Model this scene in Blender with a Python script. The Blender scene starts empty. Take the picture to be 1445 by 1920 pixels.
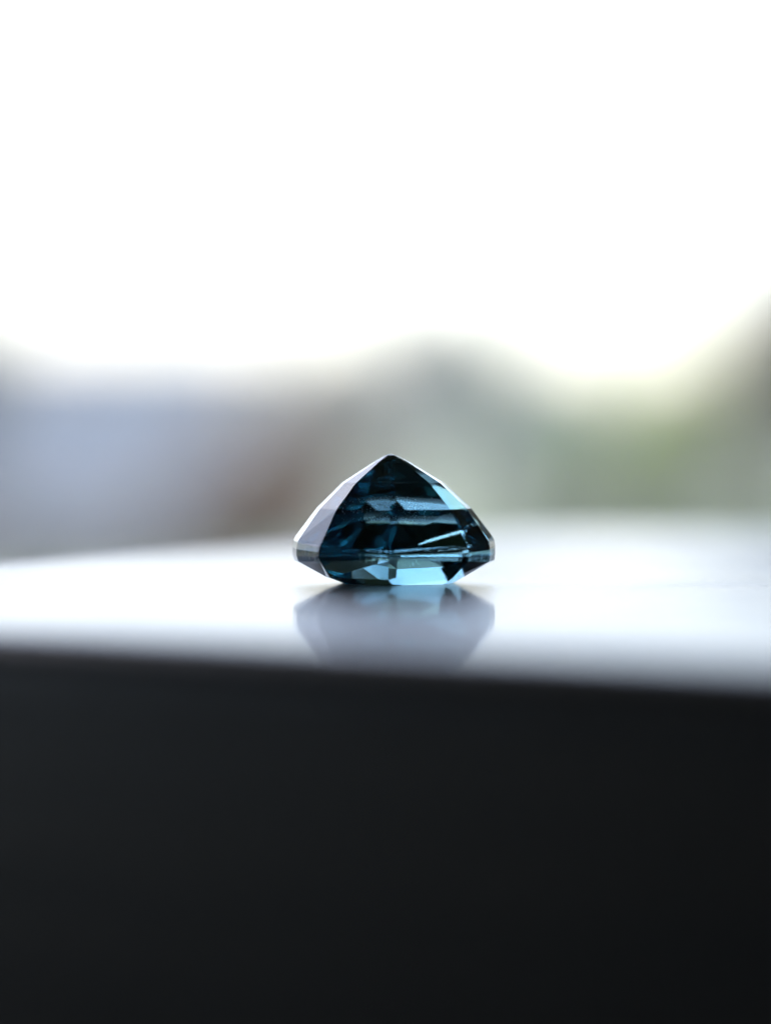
import bpy, bmesh, math, random
from mathutils import Vector, Matrix, noise

scene = bpy.context.scene
R = math.radians
MM = 0.001

# ------------------------------------------------------------------ camera
PX = 8.0 / 378.0 * MM          # metres per photograph pixel at the gem
S = 120 * MM                   # camera to gem
H = 293 * PX                   # camera height above the slab top
cam_d = bpy.data.cameras.new('camera')
cam = bpy.data.objects.new('camera', cam_d)
scene.collection.objects.link(cam)
scene.camera = cam
cam.location = (-15.5 * PX, -S, H)
cam.rotation_euler = (R(90), 0, 0)
cam_d.sensor_fit = 'VERTICAL'
cam_d.sensor_height = 36
cam_d.lens = 36 * S / (1920 * PX)
cam_d.shift_y = -160 / 1920
cam_d.clip_start = 0.005
cam_d.clip_end = 3000
cam_d.dof.use_dof = True
cam_d.dof.focus_distance = S - 1.2 * MM
cam_d.dof.aperture_fstop = cam_d.lens / 6.2      # a 6.2 mm wide aperture
cam_d.dof.aperture_blades = 0

# ------------------------------------------------------------------ sky, sun, exposure
SUN_EL, SUN_AZ = 61, -30       # degrees; azimuth from straight ahead, negative = left
world = bpy.data.worlds.new('World')
scene.world = world
world.use_nodes = True
wn = world.node_tree.nodes
wl = world.node_tree.links
sky = wn.new('ShaderNodeTexSky')
sky.sky_type = 'NISHITA'
sky.sun_disc = False
sky.sun_elevation = R(SUN_EL)
sky.sun_rotation = R(SUN_AZ)
sky.air_density = 0.9
sky.dust_density = 2.2
sky.ozone_density = 1.0
wl.new(sky.outputs[0], wn['Background'].inputs[0])
wn['Background'].inputs[1].default_value = 0.12

sun_d = bpy.data.lights.new('sun', 'SUN')
sun = bpy.data.objects.new('sun', sun_d)
scene.collection.objects.link(sun)
sun_d.energy = 2.5
sun_d.angle = R(0.53)
sun_d.color = (1.0, 0.95, 0.88)
sdir = Vector((math.sin(R(SUN_AZ)) * math.cos(R(SUN_EL)), math.cos(R(SUN_AZ)) * math.cos(R(SUN_EL)), math.sin(R(SUN_EL))))
sun.rotation_euler = sdir.to_track_quat('Z', 'Y').to_euler()

vs = scene.view_settings
vs.view_transform = 'Standard'
vs.look = 'None'
vs.exposure = 2.2
vs.gamma = 1.0
scene.cycles.max_bounces = 40
scene.cycles.transmission_bounces = 40
scene.cycles.glossy_bounces = 16
scene.cycles.sample_clamp_indirect = 20

# ------------------------------------------------------------------ helpers
def link(o, parent=None):
    scene.collection.objects.link(o)
    if parent: o.parent = parent
    return o

def mesh_obj(name, verts, faces, mat, parent=None, smooth=False):
    me = bpy.data.meshes.new(name)
    me.from_pydata([tuple(v) for v in verts], [], faces)
    me.update()
    if smooth:
        for p in me.polygons: p.use_smooth = True
    if mat: me.materials.append(mat)
    return link(bpy.data.objects.new(name, me), parent)

def bm_obj(name, bm, mat, parent=None, smooth=False):
    me = bpy.data.meshes.new(name)
    bm.normal_update()
    bm.to_mesh(me); bm.free()
    if smooth:
        for p in me.polygons: p.use_smooth = True
    if mat: me.materials.append(mat)
    return link(bpy.data.objects.new(name, me), parent)

def box(name, x0, x1, y0, y1, z0, z1, mat, parent=None, bevel=0):
    bm = bmesh.new()
    bmesh.ops.create_cube(bm, size=1, matrix=Matrix.Translation(((x0+x1)/2, (y0+y1)/2, (z0+z1)/2)) @ Matrix.Diagonal((x1-x0, y1-y0, z1-z0, 1)))
    if bevel:
        bmesh.ops.bevel(bm, geom=bm.edges[:], offset=bevel, segments=2, profile=0.5, affect='EDGES')
    return bm_obj(name, bm, mat, parent)

def empty(name, loc):
    e = bpy.data.objects.new(name, None)
    e.location = loc
    e.empty_display_size = 0.1
    return link(e)

def tag(o, label=None, cat=None, group=None, kind=None):
    if label: o['label'] = label
    if cat: o['category'] = cat
    if group: o['group'] = group
    if kind: o['kind'] = kind
    return o

def mat_new(name):
    m = bpy.data.materials.new(name)
    m.use_nodes = True
    nt = m.node_tree
    return m, nt, nt.nodes['Principled BSDF'], nt.nodes['Material Output']

def noisy(name, c0, c1, scale=5, rough=0.8, detail=6, bump=0.0, coord='Object'):
    m, nt, b, out = mat_new(name)
    tc = nt.nodes.new('ShaderNodeTexCoord')
    n = nt.nodes.new('ShaderNodeTexNoise')
    n.inputs['Scale'].default_value = scale
    n.inputs['Detail'].default_value = detail
    nt.links.new(tc.outputs[coord], n.inputs['Vector'])
    r = nt.nodes.new('ShaderNodeValToRGB')
    r.color_ramp.elements[0].position = 0.3; r.color_ramp.elements[0].color = (*c0, 1)
    r.color_ramp.elements[1].position = 0.7; r.color_ramp.elements[1].color = (*c1, 1)
    nt.links.new(n.outputs['Fac'], r.inputs['Fac'])
    nt.links.new(r.outputs['Color'], b.inputs['Base Color'])
    b.inputs['Roughness'].default_value = rough
    if bump:
        bp = nt.nodes.new('ShaderNodeBump')
        bp.inputs['Strength'].default_value = bump
        nt.links.new(n.outputs['Fac'], bp.inputs['Height'])
        nt.links.new(bp.outputs['Normal'], b.inputs['Normal'])
    return m

GROUND = -1.75
HAZE = 0.0016
def at(px, py, d):
    """the point d metres in front of the camera under a photograph pixel"""
    k = PX / S * d
    return Vector((cam.location.x + (px - 722.5) * k, -S + d, H + (800 - py) * k))

# ------------------------------------------------------------------ setting: ground, added shade walls and roof
m_grass = noisy('lawn', (0.035, 0.055, 0.025), (0.06, 0.085, 0.04), 0.35, 0.95)
m_path = noisy('asphalt_drive', (0.035, 0.035, 0.04), (0.06, 0.06, 0.065), 0.8, 0.95)
gm = bmesh.new()
bmesh.ops.create_circle(gm, cap_ends=True, cap_tris=True, segments=96, radius=235)
for v in gm.verts: v.co.z = GROUND
tag(bm_obj('ground', gm, m_grass), kind='structure')
# a low rise all round hides the end of the ground sheet
m_hill = noisy('hill_scrub', (0.13, 0.15, 0.13), (0.20, 0.22, 0.19), 0.08, 0.95)
hv, hf = [], []
NS, NR_ = 180, 9
for j in range(NR_):
    t = j / (NR_ - 1)
    for i in range(NS):
        a = 2 * math.pi * i / NS
        r = 165 + 70 * t
        h = math.sin(math.pi * t) ** 1.3 * (4.6 + 0.9 * noise.noise(Vector((math.cos(a) * 6, math.sin(a) * 6, 0))) + 0.5 * noise.noise(Vector((math.cos(a) * 25, math.sin(a) * 25, t * 4))))
        hv.append((r * math.sin(a), r * math.cos(a), GROUND - 0.15 + h))
for j in range(NR_ - 1):
    for i in range(NS):
        k = (i + 1) % NS
        hf.append((j * NS + i, j * NS + k, (j + 1) * NS + k, (j + 1) * NS + i))
tag(mesh_obj('hills', hv, hf, m_hill, smooth=True), kind='structure')
pts = [(-60, 30), (-5, 33), (0, 38), (-1, 75), (-60, 78)]
tag(mesh_obj('drive', [(x, y, GROUND + 0.006) for x, y in pts], [tuple(range(5))], m_path), kind='structure')

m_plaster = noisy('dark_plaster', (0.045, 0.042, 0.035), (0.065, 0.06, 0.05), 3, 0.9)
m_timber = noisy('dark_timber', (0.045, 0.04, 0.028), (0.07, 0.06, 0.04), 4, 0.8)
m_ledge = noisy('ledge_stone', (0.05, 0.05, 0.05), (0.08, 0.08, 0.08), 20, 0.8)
# out-of-view roof and walls added to darken reflections, plus parapet ledge under the slab
tag(box('added_rear_wall', -6, 1.35, -1.95, -1.75, GROUND, 1.3, m_plaster), kind='structure')  # added behind the camera to give the front faces a dark reflection
RO = [(-4.5, -1.95), (1.40, -1.95), (1.40, 3.0), (0.3, 3.0), (0.3, 1.55), (-0.9, 1.55), (-0.9, 0.6), (-4.5, 0.6)]  # added roof outline, shaped to block high sky but leave front-left open
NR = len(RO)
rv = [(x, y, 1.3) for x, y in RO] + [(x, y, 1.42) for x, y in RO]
tag(mesh_obj('added_roof', rv, [tuple(range(NR - 1, -1, -1)), tuple(range(NR, 2 * NR))] + [(i, (i + 1) % NR, (i + 1) % NR + NR, i + NR) for i in range(NR)], m_timber), kind='structure')
tag(box('added_side_wall', 1.2, 1.348, -1.748, 2.95, GROUND, 1.297, m_plaster), kind='structure')  # added out of view to keep sky off the right facets
tag(box('added_end_wall', -2.7, -2.55, -1.748, -0.72, GROUND, 1.297, m_plaster), kind='structure')  # added out of view to darken the slab's front face
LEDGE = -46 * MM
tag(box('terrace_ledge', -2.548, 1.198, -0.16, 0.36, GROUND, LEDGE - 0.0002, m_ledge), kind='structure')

# ------------------------------------------------------------------ slab
U = Vector((0.87, -0.493, 0)); V = Vector((0.493, 0.87, 0))
def slab_outline():
    u0, u1, v0, v1 = -24.3, 150, -31.0, 65.0
    pts = []
    def arc(cu, cv, r, a0, a1, n=14):
        for i in range(n + 1):
            a = R(a0 + (a1 - a0) * i / n)
            pts.append((cu + r * math.cos(a), cv + r * math.sin(a)))
    arc(u0 + 11, v0 + 11, 11, 180, 270)
    arc(u1 - 11, v0 + 11, 11, 270, 360)
    arc(u1 - 11, v1 - 11, 11, 0, 90)
    arc(u0 + 11, v1 - 11, 11, 90, 180)
    return [(U * p[0] + V * p[1]) * MM for p in pts]

m_slab, nt, b, out = mat_new('dark_polished_slab')
tcs = nt.nodes.new('ShaderNodeTexCoord')
mps = nt.nodes.new('ShaderNodeMapping'); mps.inputs['Scale'].default_value = (30, 30, 260)
ns = nt.nodes.new('ShaderNodeTexNoise'); ns.inputs['Scale'].default_value = 1.0; ns.inputs['Detail'].default_value = 4
nt.links.new(tcs.outputs['Object'], mps.inputs[0]); nt.links.new(mps.outputs[0], ns.inputs['Vector'])
rs = nt.nodes.new('ShaderNodeValToRGB')
rs.color_ramp.elements[0].position = 0.3; rs.color_ramp.elements[0].color = (0.004, 0.0042, 0.0044, 1)
rs.color_ramp.elements[1].position = 0.7; rs.color_ramp.elements[1].color = (0.036, 0.028, 0.019, 1)
nt.links.new(ns.outputs['Fac'], rs.inputs[0]); nt.links.new(rs.outputs[0], b.inputs['Base Color'])
b.inputs['IOR'].default_value = 1.6
tc = nt.nodes.new('ShaderNodeTexCoord')
n1 = nt.nodes.new('ShaderNodeTexNoise'); n1.inputs['Scale'].default_value = 45; n1.inputs['Detail'].default_value = 5
n2 = nt.nodes.new('ShaderNodeTexNoise'); n2.inputs['Scale'].default_value = 3500; n2.inputs['Detail'].default_value = 4
nt.links.new(tc.outputs['Object'], n1.inputs['Vector'])
nt.links.new(tc.outputs['Object'], n2.inputs['Vector'])
mr = nt.nodes.new('ShaderNodeMapRange')
mr.inputs['From Min'].default_value = 0.3; mr.inputs['From Max'].default_value = 0.7
mr.inputs['To Min'].default_value = 0.045; mr.inputs['To Max'].default_value = 0.065
nt.links.new(n1.outputs['Fac'], mr.inputs['Value'])
# only the top is polished; the sawn sides are satin
ge = nt.nodes.new('ShaderNodeNewGeometry'); sx = nt.nodes.new('ShaderNodeSeparateXYZ')
nt.links.new(ge.outputs['True Normal'], sx.inputs[0])
ms = nt.nodes.new('ShaderNodeMapRange')
ms.inputs['From Min'].default_value = 0.2; ms.inputs['From Max'].default_value = 0.8
nt.links.new(sx.outputs['Z'], ms.inputs['Value'])
mxr = nt.nodes.new('ShaderNodeMix'); mxr.data_type = 'FLOAT'
nt.links.new(ms.outputs['Result'], mxr.inputs[0]); mxr.inputs[2].default_value = 0.45
nt.links.new(mr.outputs['Result'], mxr.inputs[3])
nt.links.new(mxr.outputs[0], b.inputs['Roughness'])
bp = nt.nodes.new('ShaderNodeBump')
bp.inputs['Strength'].default_value = 0.012
bp.inputs['Distance'].default_value = 0.00005
nt.links.new(n2.outputs['Fac'], bp.inputs['Height'])
nt.links.new(bp.outputs['Normal'], b.inputs['Normal'])
# fine wear scatters a second, wider lobe
b2 = nt.nodes.new('ShaderNodeBsdfPrincipled')
nt.links.new(rs.outputs[0], b2.inputs['Base Color'])
b2.inputs['IOR'].default_value = 2.0
b2.inputs['Roughness'].default_value = 0.36
mw = nt.nodes.new('ShaderNodeMixShader')
n3 = nt.nodes.new('ShaderNodeTexNoise'); n3.inputs['Scale'].default_value = 130; n3.inputs['Detail'].default_value = 6
nt.links.new(tc.outputs['Object'], n3.inputs['Vector'])
mr3 = nt.nodes.new('ShaderNodeMapRange'); mr3.inputs['From Min'].default_value = 0.3; mr3.inputs['From Max'].default_value = 0.7
mr3.inputs['To Min'].default_value = 0.5; mr3.inputs['To Max'].default_value = 0.8
n4 = nt.nodes.new('ShaderNodeTexNoise'); n4.inputs['Scale'].default_value = 2600; n4.inputs['Detail'].default_value = 5
nt.links.new(tc.outputs['Object'], n4.inputs['Vector'])
ma = nt.nodes.new('ShaderNodeMix'); ma.data_type = 'FLOAT'; ma.inputs[0].default_value = 0.5
nt.links.new(n3.outputs['Fac'], ma.inputs[2]); nt.links.new(n4.outputs['Fac'], ma.inputs[3])
nt.links.new(ma.outputs[0], mr3.inputs['Value'])
# the sawn sides keep to the first lobe
mside = nt.nodes.new('ShaderNodeMath'); mside.operation = 'MULTIPLY'
nt.links.new(mr3.outputs['Result'], mside.inputs[0]); nt.links.new(ms.outputs['Result'], mside.inputs[1])
nt.links.new(mside.outputs[0], mw.inputs[0])
nt.links.new(b.outputs[0], mw.inputs[1]); nt.links.new(b2.outputs[0], mw.inputs[2])
nt.links.new(mw.outputs[0], out.inputs['Surface'])

bm = bmesh.new()
ol = slab_outline()
prof = [(2.0, LEDGE / MM), (0.0, LEDGE / MM + 2.0)]
rb = 1.6
for i in range(0, 7):
    a = R(90 * i / 6)
    prof.append((rb - rb * math.cos(a), -rb + rb * math.sin(a)))
cen = sum(ol, Vector()) / len(ol)
nrm = []
for i, p in enumerate(ol):
    t = (ol[(i + 1) % len(ol)] - ol[i - 1]).normalized()
    nrm.append(Vector((-t.y, t.x, 0)))
rings = []
for ins, z in prof:
    rings.append([bm.verts.new(p + n * ins * MM + Vector((0, 0, z * MM))) for p, n in zip(ol, nrm)])
for a, c in zip(rings[:-1], rings[1:]):
    for i in range(len(ol)):
        j = (i + 1) % len(ol)
        f = bm.faces.new((a[i], a[j], c[j], c[i])); f.smooth = True
bm.faces.new(rings[-1])
bm.faces.new(list(reversed(rings[0])))
slab = bm_obj('polished_slab', bm, m_slab)
tag(slab, 'dark polished slab with rounded corner and glossy top under the blue gem', 'slab')

# ------------------------------------------------------------------ gem
PLAN = [(-1.0, 0.0), (-0.95, -0.36), (-0.73, -0.68), (-0.05, -0.89), (0.72, -0.72), (0.935, -0.42),
        (1.0, 0.0), (0.95, 0.36), (0.82, 0.62), (0.55, 0.88), (-0.10, 0.92), (-0.925, 0.39)]
PLAN_LOW = [(-1.0, 0.0), (-0.985, -0.17), (-0.93, -0.40), (-0.10, -0.97), (0.80, -0.62), (0.96, -0.30),
        (1.0, 0.0), (0.985, 0.17), (0.93, 0.40), (0.10, 0.97), (-0.80, 0.62), (-0.96, 0.30)]
# height, radius, offset (photograph pixels at the gem), plan, place within the girdle
LEVELS = [(0, 104, 8, 1, None), (12, 131, 3, 1, None), (0, 187, 1, 0, 0.0), (0, 189.5, 0, 0, 0.25), (0, 189.6, 0, 0, 0.55), (0, 187.8, 0, 0, 0.85), (0, 184.5, 0, 0, 1.0),
          (140, 144.5, 0, 0, None), (188, 94, -2, 0, None), (227, 32, -4, 0, None), (239.5, 8, -6, 0, None)]
def girdle_z(x, t):
    f = min(1, abs(x)) ** 2.5           # thin in the middle of the long sides, thick at the ends
    z0, z1 = 49 - 7 * f, 66 + 21 * f
    return z0 + (z1 - z0) * t
CULET = (241, -6)
JSEED, JIT = 9, 0.07

m_gem, nt, b, out = mat_new('blue_gem')
nt.nodes.remove(b)
gl = nt.nodes.new('ShaderNodeBsdfGlass')
gl.inputs['IOR'].default_value = 1.765
gl.inputs['Color'].default_value = (1, 1, 1, 1)
at_f = nt.nodes.new('ShaderNodeAttribute'); at_f.attribute_name = 'frosted'
tc = nt.nodes.new('ShaderNodeTexCoord')
mp = nt.nodes.new('ShaderNodeMapping'); mp.inputs['Scale'].default_value = (3000, 3000, 250)
nz = nt.nodes.new('ShaderNodeTexNoise'); nz.inputs['Scale'].default_value = 1; nz.inputs['Detail'].default_value = 3
nt.links.new(tc.outputs['Object'], mp.inputs['Vector']); nt.links.new(mp.outputs[0], nz.inputs['Vector'])
mu = nt.nodes.new('ShaderNodeMath'); mu.operation = 'MULTIPLY'; mu.inputs[1].default_value = 0.05
nt.links.new(at_f.outputs['Fac'], mu.inputs[0])
nt.links.new(mu.outputs[0], gl.inputs['Roughness'])
mu2 = nt.nodes.new('ShaderNodeMath'); mu2.operation = 'MULTIPLY'; mu2.inputs[1].default_value = 0.5
nt.links.new(at_f.outputs['Fac'], mu2.inputs[0])
bp = nt.nodes.new('ShaderNodeBump'); bp.inputs['Distance'].default_value = 0.00008
nt.links.new(mu2.outputs[0], bp.inputs['Strength']); nt.links.new(nz.outputs['Fac'], bp.inputs['Height'])
nt.links.new(bp.outputs['Normal'], gl.inputs['Normal'])
nt.links.new(gl.outputs[0], out.inputs['Surface'])
va = nt.nodes.new('ShaderNodeVolumeAbsorption')
va.inputs['Color'].default_value = (0.62, 0.785, 0.82, 1)
va.inputs['Density'].default_value = 730
nt.links.new(va.outputs[0], out.inputs['Volume'])

bm = bmesh.new()
frost = bm.faces.layers.float.new('frosted')
rings = []
jr = random.Random(JSEED)
for z, r, ox, low, t in LEVELS:
    ring = []
    for x, y in (PLAN_LOW if low else PLAN):
        # hand cut: the far side's facet joints wander a little from tier to tier
        j = JIT if (y > 0.2 and 0 < z < 235) else 0.0
        dx, dy, dz = jr.uniform(-j, j), jr.uniform(-j, j), jr.uniform(-j, j) * 40
        ring.append(bm.verts.new(((ox + (x + dx) * r) * PX, (y + dy) * r * PX, ((z if t is None else girdle_z(x, t)) + dz) * PX)))
    rings.append(ring)
n = len(PLAN)
for k in range(len(LEVELS) - 1):
    for i in range(n):
        j = (i + 1) % n
        q = (rings[k][i], rings[k][j], rings[k+1][j], rings[k+1][i])
        for t in (((q[0], q[1], q[2]), (q[0], q[2], q[3])) if k == 1 else (q,)):
            f = bm.faces.new(t)
            f[frost] = 1.0 if 2 <= k <= 5 else 0.0
top = bm.verts.new((CULET[1] * PX, 0, CULET[0] * PX))
for i in range(n):
    f = bm.faces.new((rings[-1][i], rings[-1][(i + 1) % n], top)); f[frost] = 0
f = bm.faces.new(list(reversed(rings[0]))); f[frost] = 0
bmesh.ops.recalc_face_normals(bm, faces=bm.faces[:])
gem = bm_obj('gemstone', bm, m_gem)
gem.location = (0, 0, 0.008 * MM)
tag(gem, 'teal blue step cut gemstone lying on its table with its point up', 'gemstone')

# ------------------------------------------------------------------ inclusions inside the gem
m_inc, nt, b, out = mat_new('pale_inclusion')
b.inputs['Base Color'].default_value = (0.75, 0.85, 0.88, 1); b.inputs['Roughness'].default_value = 0.4
tr = nt.nodes.new('ShaderNodeBsdfTranslucent'); tr.inputs['Color'].default_value = (0.8, 0.9, 0.93, 1)
mx = nt.nodes.new('ShaderNodeMixShader'); mx.inputs[0].default_value = 0.5
nt.links.new(b.outputs[0], mx.inputs[1]); nt.links.new(tr.outputs[0], mx.inputs[2]); nt.links.new(mx.outputs[0], out.inputs['Surface'])
def flakes(name, count, cx, cy, cz, sx, sy, sz, size, seed, rows=3):
    """a sheet of tiny crystals strung along a few healed cracks"""
    rg = random.Random(seed); vs_, fs_ = [], []
    for _ in range(count):
        row = rg.randrange(rows)
        x = max(-1, min(1, rg.gauss(0, 0.5))); y = rg.uniform(-1, 1)
        z = (row - (rows - 1) / 2) / max(1, rows - 1) * 2 + rg.gauss(0, 0.10) + 0.15 * math.sin(x * 3 + row)
        c = Vector(((cx + x * sx), (cy + y * sy), (cz + z * sz))) * PX
        r = size * PX * rg.uniform(0.35, 1.2) * (1.6 if rg.random() < 0.06 else 1)
        i = len(vs_)
        ax = [Vector((rg.gauss(0, 1), rg.gauss(0, 1), rg.gauss(0, 1))).normalized() * r * rg.uniform(0.5, 1.3) for _k in range(3)]
        vs_ += [c + ax[0], c + ax[1], c - ax[0], c - ax[1], c + ax[2], c - ax[2]]
        fs_ += [(i, i+1, i+4), (i+1, i+2, i+4), (i+2, i+3, i+4), (i+3, i, i+4), (i+1, i, i+5), (i+2, i+1, i+5), (i+3, i+2, i+5), (i, i+3, i+5)]
    o = mesh_obj(name, vs_, fs_, m_inc, gem)
    tag(o, kind='stuff')
    return o
flakes('crystal_inclusions', 420, -18, -62, 126, 70, 14, 16, 0.8, 5)
flakes('crystal_inclusions', 60, 40, 20, 100, 60, 40, 4, 0.8, 6, 2)

# dust on the slab, too fine to count
m_dust = noisy('pale_dust', (0.25, 0.24, 0.22), (0.5, 0.49, 0.46), 900, 0.9)
rg = random.Random(21); vs_, fs_ = [], []
for _ in range(700):
    x, y = rg.uniform(-18, 20), rg.gauss(0, 9)
    if (x / 4.4) ** 2 + (y / 4.4) ** 2 < 1: continue
    p = Vector((x, y, 0))
    if p.dot(U) < -22 or p.dot(V) < -29: continue
    r = rg.uniform(0.004, 0.014) * (1.4 if rg.random() < 0.04 else 1)
    l = rg.uniform(1, 3); a = rg.uniform(0, math.pi)
    ex = Vector((math.cos(a), math.sin(a), 0)) * r * l; ey = Vector((-math.sin(a), math.cos(a), 0)) * r
    i = len(vs_); c = p + Vector((0, 0, 0.001))
    vs_ += [(c - ex) * MM, (c - ey) * MM, (c + ex) * MM, (c + ey) * MM, (c + Vector((0, 0, r * 0.9))) * MM]
    fs_ += [(i, i+1, i+4), (i+1, i+2, i+4), (i+2, i+3, i+4), (i+3, i, i+4), (i+3, i+2, i+1, i)]
tag(mesh_obj('dust', vs_, fs_, m_dust), 'fine pale dust specks scattered on the glossy slab top', 'dust', kind='stuff')

# ------------------------------------------------------------------ blurred background
rng = random.Random(4)
def leaf_mat(name, c0, c1):
    m, nt, b, out = mat_new(name)
    g = nt.nodes.new('ShaderNodeNewGeometry')
    r = nt.nodes.new('ShaderNodeValToRGB')
    r.color_ramp.elements[0].color = (*c0, 1); r.color_ramp.elements[1].color = (*c1, 1)
    nt.links.new(g.outputs['Random Per Island'], r.inputs['Fac'])
    nt.links.new(r.outputs[0], b.inputs['Base Color'])
    b.inputs['Roughness'].default_value = 0.6
    tr = nt.nodes.new('ShaderNodeBsdfTranslucent')
    nt.links.new(r.outputs[0], tr.inputs['Color'])
    mx = nt.nodes.new('ShaderNodeMixShader'); mx.inputs[0].default_value = 0.4
    nt.links.new(b.outputs[0], mx.inputs[1]); nt.links.new(tr.outputs[0], mx.inputs[2])
    nt.links.new(mx.outputs[0], out.inputs['Surface'])
    return m

m_bark = noisy('bark', (0.06, 0.05, 0.04), (0.12, 0.10, 0.08), 6, 0.9, bump=0.4)

def leaf_cloud(name, lobes, count, size, mat, parent, seed):
    """leaf-sized faces spread through overlapping lobes (x, y, z, rx, ry, rz)"""
    rg = random.Random(seed)
    vs_, fs_ = [], []
    vol = [l[3] * l[4] * l[5] for l in lobes]
    for _ in range(count):
        l = rg.choices(lobes, vol)[0]
        while True:
            p = Vector((rg.uniform(-1, 1), rg.uniform(-1, 1), rg.uniform(-1, 1)))
            if 0.25 < p.length < 1: break
        p = p * (0.75 + 0.25 * rg.random())
        c = Vector((l[0] + p.x * l[3], l[1] + p.y * l[4], l[2] + p.z * l[5]))
        a = Vector((rg.gauss(0, 1), rg.gauss(0, 1), rg.gauss(0, 1))).normalized()
        q = a.orthogonal().normalized()
        s = size * rg.uniform(0.6, 1.4)
        i = len(vs_)
        vs_ += [c - a * s, c + q * s * 0.45, c + a * s, c - q * s * 0.45]
        fs_.append((i, i + 1, i + 2, i + 3))
    return mesh_obj(name, vs_, fs_, mat, parent)

def taper(bm, p0, p1, r0, r1, seg=9):
    d = (p1 - p0); q = d.to_track_quat('Z', 'Y')
    a = [bm.verts.new(p0 + q @ Vector((r0 * math.cos(2 * math.pi * i / seg), r0 * math.sin(2 * math.pi * i / seg), 0))) for i in range(seg)]
    c = [bm.verts.new(p1 + q @ Vector((r1 * math.cos(2 * math.pi * i / seg), r1 * math.sin(2 * math.pi * i / seg), 0))) for i in range(seg)]
    for i in range(seg):
        bm.faces.new((a[i], a[(i + 1) % seg], c[(i + 1) % seg], c[i]))
    bm.faces.new(c)

def tree(name, px, top_py, d, half_px, mat, label, cat, seed, count=5000, size=0.16, stem=0.25, base_py=None):
    c = at(px, 800, d); topz = at(px, top_py, d).z
    half = half_px * PX / S * d
    root = empty(name, (c.x, c.y, GROUND))
    hgt = topz - GROUND
    rg = random.Random(seed)
    z0 = hgt * stem
    lobes = [(0, 0, (hgt + z0) / 2, half * 0.75, half * 0.75, (hgt - z0) / 2)]
    for k in range(7):
        a = k * 2.4 + rg.random(); rr = half * rg.uniform(0.4, 0.62)
        zz = rg.uniform(z0 + 0.15 * (hgt - z0), hgt - 0.33 * (hgt - z0))
        lobes.append((math.cos(a) * rr, math.sin(a) * rr, zz, half * 0.42, half * 0.42, (hgt - z0) * 0.24))
    bm = bmesh.new()
    r0 = max(0.06, hgt * 0.03)
    taper(bm, Vector((0, 0, -0.1)), Vector((0.04, 0, z0 + 0.35 * (hgt - z0))), r0, r0 * 0.6)
    for l in lobes[1:5]:
        taper(bm, Vector((0.02, 0, z0 * 0.9)), Vector(l[:3]), r0 * 0.5, r0 * 0.15)
    bm_obj('trunk', bm, m_bark, root)
    leaf_cloud('crown', lobes, count, size, mat, root, seed)
    tag(root, label, cat)
    return root

# pale building on the left
m_wall = noisy('pale_blue_render', (0.46, 0.465, 0.475), (0.51, 0.515, 0.525), 0.6, 0.85)
m_roof = noisy('grey_roof', (0.35, 0.37, 0.4), (0.42, 0.44, 0.47), 2, 0.6)
m_trim = noisy('white_trim', (0.7, 0.72, 0.75), (0.78, 0.79, 0.8), 2, 0.5)
m_pane, nt, b, out = mat_new('window_glass')
b.inputs['Base Color'].default_value = (0.32, 0.36, 0.44, 1); b.inputs['Roughness'].default_value = 0.1
D = 62
L, Rr = at(-420, 800, D).x, at(470, 800, D).x
zt = at(0, 655, D).z
y0 = D - S
bl = empty('building', ((L + Rr) / 2, y0, GROUND))
def rel(x0, x1, ya, yb, za, zb, nm, mt, parent=bl, org=bl.location):
    return box(nm, x0 - org.x, x1 - org.x, ya - org.y, yb - org.y, za - org.z, zb - org.z, mt, parent)
rel(L, Rr, y0, y0 + 6, GROUND, zt, 'wall', m_wall)
rf = rel(L - 0.25, Rr + 0.25, y0 - 0.3, y0 + 6.3, zt + 0.003, zt + 0.22, 'roof', m_roof)
for i, fx in enumerate((0.30, 0.62)):
    wx = L + (Rr - L) * fx
    w = rel(wx - 0.5, wx + 0.5, y0 - 0.05, y0 - 0.002, GROUND + 0.95, GROUND + 1.9, 'window', m_trim)
    rel(wx - 0.42, wx + 0.42, y0 - 0.058, y0 - 0.052, GROUND + 1.03, GROUND + 1.82, 'pane', m_pane, w)
tag(bl, 'low pale blue-grey building blurred behind the gem on the left', 'building')

m_br = leaf_mat('brown_leaves', (0.10, 0.05, 0.014), (0.15, 0.08, 0.025))
m_gy = leaf_mat('grey_leaves', (0.09, 0.13, 0.115), (0.15, 0.20, 0.175))
m_gr = leaf_mat('green_leaves', (0.10, 0.19, 0.125), (0.16, 0.28, 0.19))
m_gr2 = leaf_mat('yellow_green_leaves', (0.19, 0.27, 0.04), (0.27, 0.37, 0.06))
m_ol = leaf_mat('olive_leaves', (0.09, 0.095, 0.035), (0.14, 0.145, 0.055))
tree('brown_shrub', 500, 785, 30, 220, m_br, 'brown leafy shrub blurred behind the left slope of the gem', 'shrub', 11, 5000, 0.09, 0.05)
tree('grey_tree', 842, 495, 72, 165, m_gy, 'rounded grey-green tree blurred above the tip of the gem', 'tree', 12, 6000, 0.12, 0.15)
tree('grey_bush', 640, 585, 66, 200, m_gy, 'wide grey bush blurred between the brown shrub and the grey tree', 'bush', 15, 5000, 0.12, 0.05)
tree('green_bush', 1040, 640, 58, 190, m_gr, 'soft mint green bush blurred to the right of the gem', 'bush', 13, 6000, 0.1, 0.04)
tree('yellow_green_bush', 1270, 640, 54, 190, m_gr2, 'yellow-green bush blurred between the mint bush and the olive tree', 'bush', 16, 6000, 0.1, 0.04)
tree('olive_tree', 1500, 430, 50, 200, m_ol, 'tall dark olive tree blurred at the right edge of the picture', 'tree', 14, 9000, 0.12, 0.12)
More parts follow.
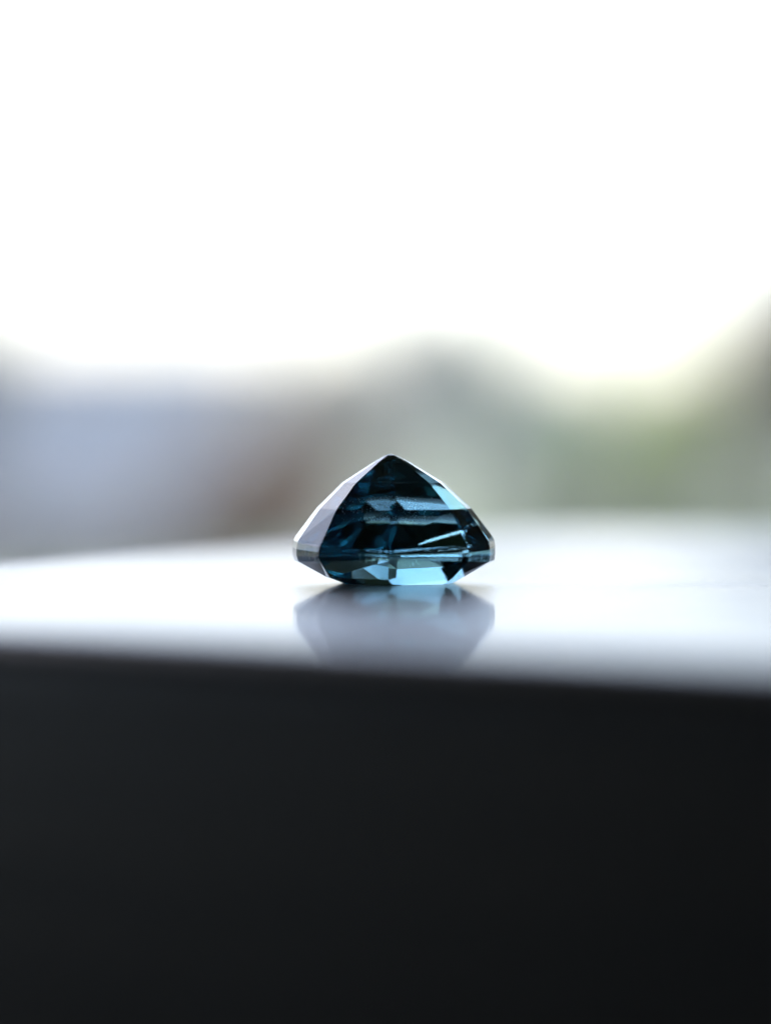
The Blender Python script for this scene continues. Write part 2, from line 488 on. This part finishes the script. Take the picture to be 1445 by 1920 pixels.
tree('dull_tree', -120, 500, 56, 165, m_gy, 'grey-green tree blurred at the left edge of the picture', 'tree', 17, 7000, 0.12, 0.15)

tree('added_tall_tree', 2180, -1500, 27, 620, m_ol, 'very tall dark tree added out of view to darken the right of the gem', 'tree', 18, 24000, 0.14, 0.08)  # unseen tree added so the gem's right rim reflects something dark

def hedge(px0, px1, top_py, d, mat, label, seed):
    a, c = at(px0, 800, d), at(px1, 800, d)
    root = empty('hedge', ((a.x + c.x) / 2, a.y, GROUND))
    hgt = at(0, top_py, d).z - GROUND
    w = c.x - a.x; n = max(3, int(w / 0.7)); rg = random.Random(seed)
    lobes = [((i + 0.5) / n * w - w / 2, rg.uniform(-0.1, 0.1), hgt * 0.5, 0.55, 0.45, hgt * rg.uniform(0.47, 0.52)) for i in range(n)]
    leaf_cloud('foliage', lobes, int(900 * w), 0.06, mat, root, seed)
    for l in lobes:
        bm = bmesh.new()
        taper(bm, Vector((l[0], 0, -0.05)), Vector((l[0], 0, hgt * 0.8)), 0.03, 0.015, 6)
        bm_obj('stem', bm, m_bark, root)
    return tag(root, label, 'hedge')
m_hd = leaf_mat('slate_leaves', (0.07, 0.08, 0.08), (0.11, 0.125, 0.125))
m_hd2 = leaf_mat('dull_green_leaves', (0.09, 0.12, 0.08), (0.14, 0.18, 0.12))
hedge(-260, 420, 950, 27, m_hd, 'low slate grey hedge blurred under the pale building on the left', 31)
hedge(900, 1560, 940, 29, m_hd2, 'low dull green hedge blurred under the bushes on the right', 32)

# ------------------------------------------------------------------ haze
m_haze = bpy.data.materials.new('pale_haze'); m_haze.use_nodes = True
nt = m_haze.node_tree; nt.nodes.clear()
o_ = nt.nodes.new('ShaderNodeOutputMaterial'); pv = nt.nodes.new('ShaderNodeVolumePrincipled')
pv.inputs['Color'].default_value = (0.97, 0.96, 0.94, 1)
pv.inputs['Density'].default_value = HAZE
pv.inputs['Anisotropy'].default_value = 0.35
nt.links.new(pv.outputs[0], o_.inputs['Volume'])
tag(box('haze', -240, 240, -240, 240, GROUND - 1, 17, m_haze), kind='stuff')
